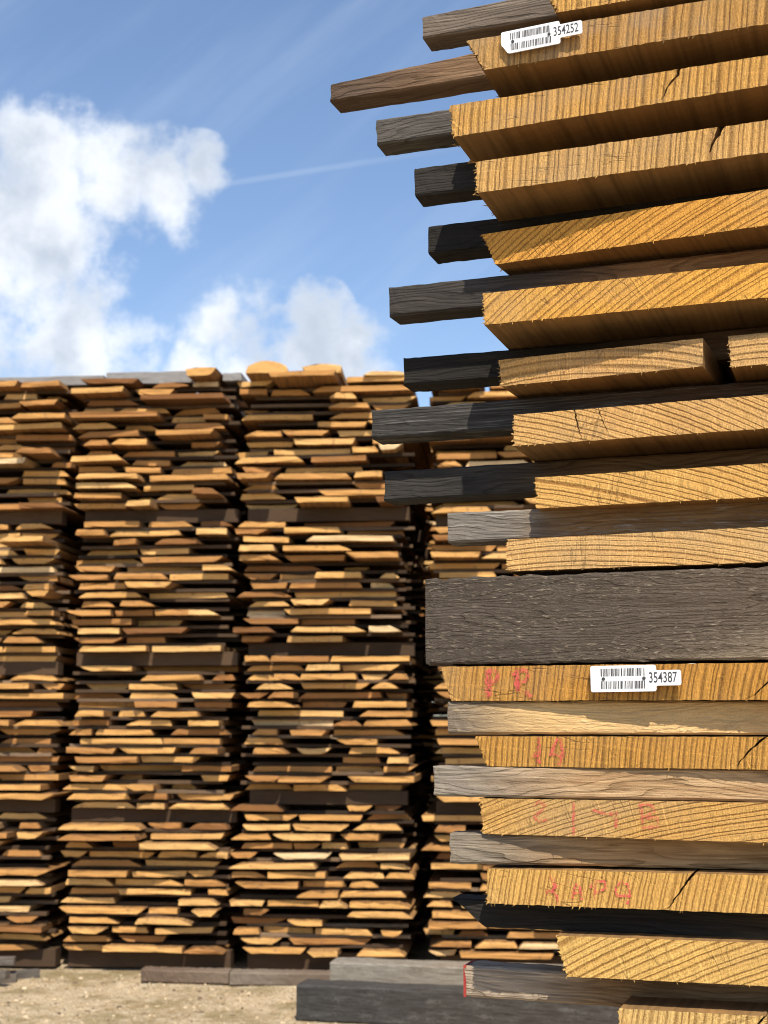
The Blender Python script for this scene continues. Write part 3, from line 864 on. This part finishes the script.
# ---- the rest of the planks and spacers, one mass each (also the unseen foot and flank of the near stack)
r3 = random.Random(5)
zz = 1.5 - .302
k = 0
while zz > .16:
    for (a, b) in ((.30, .60), (.62, .95)):
        V, F = plank_data(r3, b - a, .033, 2.3)
        heapP.add(V, F, near(a, r3.uniform(0, .02), -1.5 + zz - .0665), -A, .5)
    V, F = stick_data(r3, .62, .0325, .038)
    heapS.add(V, F, near(.32, .03, -1.5 + zz - .033), -A, .3)
    zz -= .0665
for wy in (.03, 1.2, 2.2):
    V, F = stick_data(r3, .60, zz, .1)
    heapS.add(V, F, near(.33, wy, -1.5), -A, .3)
for (key, TL, BL, TR, BR, w, rot, *_r) in BOARDS:
    if key == 'b6': continue
    V, F = plank_data(r3, .95 - TR[0] / 1000 - .02, (TL[1] - BL[1]) / 1000 - .001, 2.3)
    heapP.add(V, F, near(TR[0] / 1000 + .05, .05, BR[1] / 1000 + .0005), -A, .55)
for (key, ul, ur, v, H, p, *_r) in SP:
    for dep in (.9, 1.8):
        V, F = stick_data(r3, .93, H / 1000 - .001, .038)
        heapS.add(V, F, near(.06, dep, v / 1000 + .0005), -A, .3)
o = link_mesh('stacked_planks', tinted('stacked_planks', heapP.V, heapP.F, heapP.T), M_PL)
tag(o, 'remaining sawn planks filling out the lumber stacks', 'planks', None, 'stuff')
o = link_mesh('stacked_spacers', tinted('stacked_spacers', heapS.V, heapS.F, heapS.T), M_ST)
tag(o, 'remaining dark spacers inside the lumber stacks', 'spacers', None, 'stuff')

# ------------------------------------------------------------------ ground and what lies on it
NX = 90
V = []; F = []
xs = [-300, -120, -50, -20] + [-8 + 16 * i / NX for i in range(NX + 1)] + [20, 50, 120, 300]
ysl = [-300, -100, -30, -5] + [2 + 9 * i / NX for i in range(NX + 1)] + [20, 50, 120, 400]
for yv in ysl:
    for xv in xs:
        fl = max(0, 1 - max(abs(xv) - 5, 0) / 4) * (2 < yv < 10.9)
        V.append((xv, yv, -.012 + fl * .014 * noise.noise(Vector((xv * 2.1, yv * 2.1, 0)))))
n = len(xs)
for j in range(len(ysl) - 1):
    for i in range(n - 1): F.append((j * n + i, j * n + i + 1, (j + 1) * n + i + 1, (j + 1) * n + i))
g = link_mesh('ground', mesh_from('ground', V, F), mat_ground()); g['kind'] = 'structure'
# chips and bark scraps strewn over the ground in front of the far stacks
V = []; F = []; T = []
r4 = random.Random(8)
for _ in range(2600):
    x = r4.uniform(-3.4, .6); y = r4.uniform(5.2, 8.7)
    l = r4.uniform(.004, .016); wd = l * r4.uniform(.2, .6); a = r4.uniform(0, 6.3); h = r4.uniform(.003, .012)
    b = len(V); c, sn = math.cos(a), math.sin(a)
    z0 = -.012 + .014 * noise.noise(Vector((x * 2.1, y * 2.1, 0)))
    for (px, py, pz) in ((-l, -wd, 0), (l, -wd, 0), (l, wd, 0), (-l, wd, 0), (-l * .7, -wd * .7, h), (l * .6, -wd * .6, h), (l * .7, wd * .7, h * .6), (-l * .6, wd * .6, h * .7)):
        V.append((x + px * c - py * sn, y + px * sn + py * c, z0 + pz))
    F += [(b + 4, b + 5, b + 6, b + 7), (b, b + 1, b + 5, b + 4), (b + 1, b + 2, b + 6, b + 5), (b + 2, b + 3, b + 7, b + 6), (b + 3, b, b + 4, b + 7)]
    T += [r4.random()] * 5
mc = NT('wood_chips')
mc.set(mc.b.inputs['Base Color'], mc.ramp(mc.attr('tint')['Fac'], [(0, (.10, .07, .045)), (.4, (.34, .26, .16)), (1, (.62, .50, .33))]))
o = link_mesh('wood_chips', tinted('wood_chips', V, F, T), mc.m)
tag(o, 'wood chips and bark scraps strewn on the ground', 'wood chips', None, 'stuff')

def timber(name, x, y, L, H, D, rz, mk, label, seed, z=-.01):
    o = link_mesh(name, bar_mesh(name, L, H, D, seed, bevel=.008, rough=.002, warp=.004, n=40), mat_weathered(name + '_wood', seed=seed, **mk))
    o.location = (x, y, z); o.rotation_euler = (0, 0, R(rz))
    tag(o, label, 'timber', 'timbers lying on the ground')
    return o
timber('timber_beam', -.445, 7.38, 3.4, .175, .18, -13, dict(left=(.062, .060, .057), right=(.08, .073, .066), mid=.6, span=.9, grain=1.3, fleck=.4, fleckcol=(.2, .19, .17), fw=(6, 40, 2.0)),
       'long dark grey timber on the ground at the foot of the near stack', 31)
timber('timber_beam', -.29, 7.80, 3.2, .215, .18, -11, dict(left=(.31, .28, .23), right=(.33, .285, .22), mid=.6, span=.6, grain=1.1, fleck=.4, fleckcol=(.10, .09, .08), fw=(5, 30, 2.0)),
       'lighter grey timber lying just behind the dark one', 32)
timber('timber_beam', -1.41, 8.42, .52, .072, .12, -7, dict(left=(.15, .105, .075), right=(.20, .155, .115), mid=.3, span=.2, grain=.6),
       'short low brown grey timber before the second far stack, left of its pair', 33)
timber('timber_beam', -.885, 8.33, .60, .074, .12, -5, dict(left=(.21, .17, .13), right=(.17, .13, .10), mid=.3, span=.2, grain=.6),
       'short low timber ending at the dark long timber', 34)
# little heap of old sticks at the left
for i, (x, y, z, rz, L, lab) in enumerate([
        (-2.62, 8.33, -.01, 8, .50, 'old grey stick lying lowest in the heap at the left edge'),
        (-2.66, 8.36, .036, -12, .52, 'old grey stick crossing the middle of the heap at the left edge'),
        (-2.70, 8.40, .082, 3, .55, 'old grey stick on top of the heap at the left edge'),
        (-2.30, 8.44, -.01, 25, .30, 'short stick at the right side of the heap at the left edge')]):
    o = link_mesh('loose_stick', bar_mesh('loose_stick', L, .045, .06, 60 + i, n=12), mat_weathered('loose_stick_wood', (.13, .115, .10), (.16, .14, .12), .3, .2, i))
    o.location = (x, y, z); o.rotation_euler = (0, 0, R(rz)); tag(o, lab, 'stick', 'sticks heaped at the left')

# ------------------------------------------------------------------ light
elev = R(55)
sdir = Vector((math.cos(elev) * .149, math.cos(elev) * -.989, math.sin(elev)))
sun = bpy.data.lights.new('sun', 'SUN'); sun.energy = 5.0; sun.angle = R(.5); sun.color = (1, .91, .77)
so = bpy.data.objects.new('sun', sun); C.objects.link(so)
so.rotation_euler = sdir.to_track_quat('Z', 'Y').to_euler()
so.location = sdir * 30

w = bpy.data.worlds.new('World'); sc.world = w; w.use_nodes = True
t = w.node_tree; t.nodes.clear()
class WN(NT):
    def __init__(s, t): s.t = t
m = WN(t)
out = t.nodes.new('ShaderNodeOutputWorld'); bg = t.nodes.new('ShaderNodeBackground')
t.links.new(bg.outputs[0], out.inputs[0])
sky = t.nodes.new('ShaderNodeTexSky'); sky.sky_type = 'NISHITA'; sky.sun_disc = False
sky.sun_elevation = elev; sky.sun_rotation = math.atan2(sdir.x, sdir.y)
sky.air_density = 1.0; sky.dust_density = .6; sky.ozone_density = 1.4
D = m.coord('Generated')
def direction(px, py):
    cy = -(py - 512) / 1400; cx = (px - 384) / 1400; p = R(8.41)
    return Vector((cx, math.cos(p) - cy * math.sin(p), math.sin(p) + cy * math.cos(p))).normalized()
# clouds: soft banks in chosen parts of the sky, broken up by noise
nw = t.nodes.new('ShaderNodeTexNoise'); t.links.new(D, nw.inputs['Vector']); nw.inputs['Scale'].default_value = 9; nw.inputs['Detail'].default_value = 3
warp = m.vmath('ADD', D, m.vmath('SCALE', m.vmath('SUBTRACT', nw.outputs['Color'], (.5, .5, .5))))
t.nodes[-1]
for nd in t.nodes:
    if nd.type == 'VECT_MATH' and nd.operation == 'SCALE': nd.inputs['Scale'].default_value = .035
bank = None
for (px, py, r) in [(40, 215, 125), (110, 190, 75), (60, 320, 120), (165, 195, 62), (120, 335, 62), (-60, 260, 160), (20, 140, 60),
                    (215, 318, 52), (250, 330, 60), (300, 345, 75), (345, 355, 62), (262, 372, 90), (355, 385, 60), (205, 178, 40), (200, 370, 50), (310, 320, 55), (255, 362, 80), (335, 368, 72)]:
    c = direction(px, py)
    dd = m.vmath('DISTANCE', warp, tuple(c))
    b = m.range(dd, 0, r / 1400, 1, 0)
    bank = b if bank is None else m.math('MAXIMUM', bank, b)
nz = m.noise(D, 16, 8, .58)
nzf = m.noise(D, 60, 5, .6)
dens = m.math('ADD', m.math('MULTIPLY', bank, .95), m.math('MULTIPLY', m.math('SUBTRACT', nz, .5), 2.1))
dens = m.math('ADD', dens, m.math('MULTIPLY', m.math('SUBTRACT', nzf, .5), .55))
dens = m.math('MULTIPLY', dens, m.smooth(bank, 0, .12))
cl = m.math('MULTIPLY', m.smooth(dens, .13, .70), .95)
shade = m.noise(m.vmath('ADD', D, (0.0, 0.0, .02)), 13, 5, .55)
ccol = m.mix(m.smooth(shade, .38, .62), (.84, .87, .92), (.50, .56, .65))
ccol = m.mix(m.math('MULTIPLY', m.smooth(dens, .95, .35), .35), ccol, (.80, .86, .95))
# thin high streaks
dx, dy, dz = m.sep(D)
a1 = m.math('MULTIPLY_ADD', dx, .80, m.math('MULTIPLY', dz, .60)); a2 = m.math('MULTIPLY_ADD', dx, -.6, m.math('MULTIPLY', dz, .8))
st = m.noise(m.comb(m.math('MULTIPLY', a1, 3.0), m.math('MULTIPLY', a2, 22), dy), 1, 5, .55)
stv = m.math('MULTIPLY', m.smooth(st, .40, .76), .14)
# the fading vapour trail
pa, pb = direction(225, 184), direction(470, 146)
nrm = pa.cross(pb).normalized()
dist = m.math('ABSOLUTE', m.vmath('DOT_PRODUCT', D, tuple(nrm)))
along = m.vmath('DOT_PRODUCT', D, tuple((pb - pa).normalized()))
a0 = pa.dot((pb - pa).normalized()); a9 = pb.dot((pb - pa).normalized())
trail = m.math('MULTIPLY', m.smooth(dist, .0030, .0004), m.math('MULTIPLY', m.smooth(along, a0 - .02, a0 + .01), m.smooth(along, a9 + .02, a9 - .12)))
trail = m.math('MULTIPLY', trail, m.math('MULTIPLY', m.smooth(dy, 0, .2), .10))
SKYS = .142
skyc = m.mix(1.0, sky.outputs[0], (SKYS * .97, SKYS, SKYS * 1.05), 'MULTIPLY')
skyc = m.mix(stv, skyc, (.75, .83, .93))
skyc = m.mix(trail, skyc, (.9, .93, .97))
fin = m.mix(cl, skyc, ccol)
t.links.new(fin, bg.inputs[0]); bg.inputs[1].default_value = 1.0

# ------------------------------------------------------------------ view
sc.view_settings.view_transform = 'Standard'; sc.view_settings.look = 'None'
sc.view_settings.exposure = .3; sc.view_settings.gamma = 1
sc.view_settings.use_curve_mapping = False
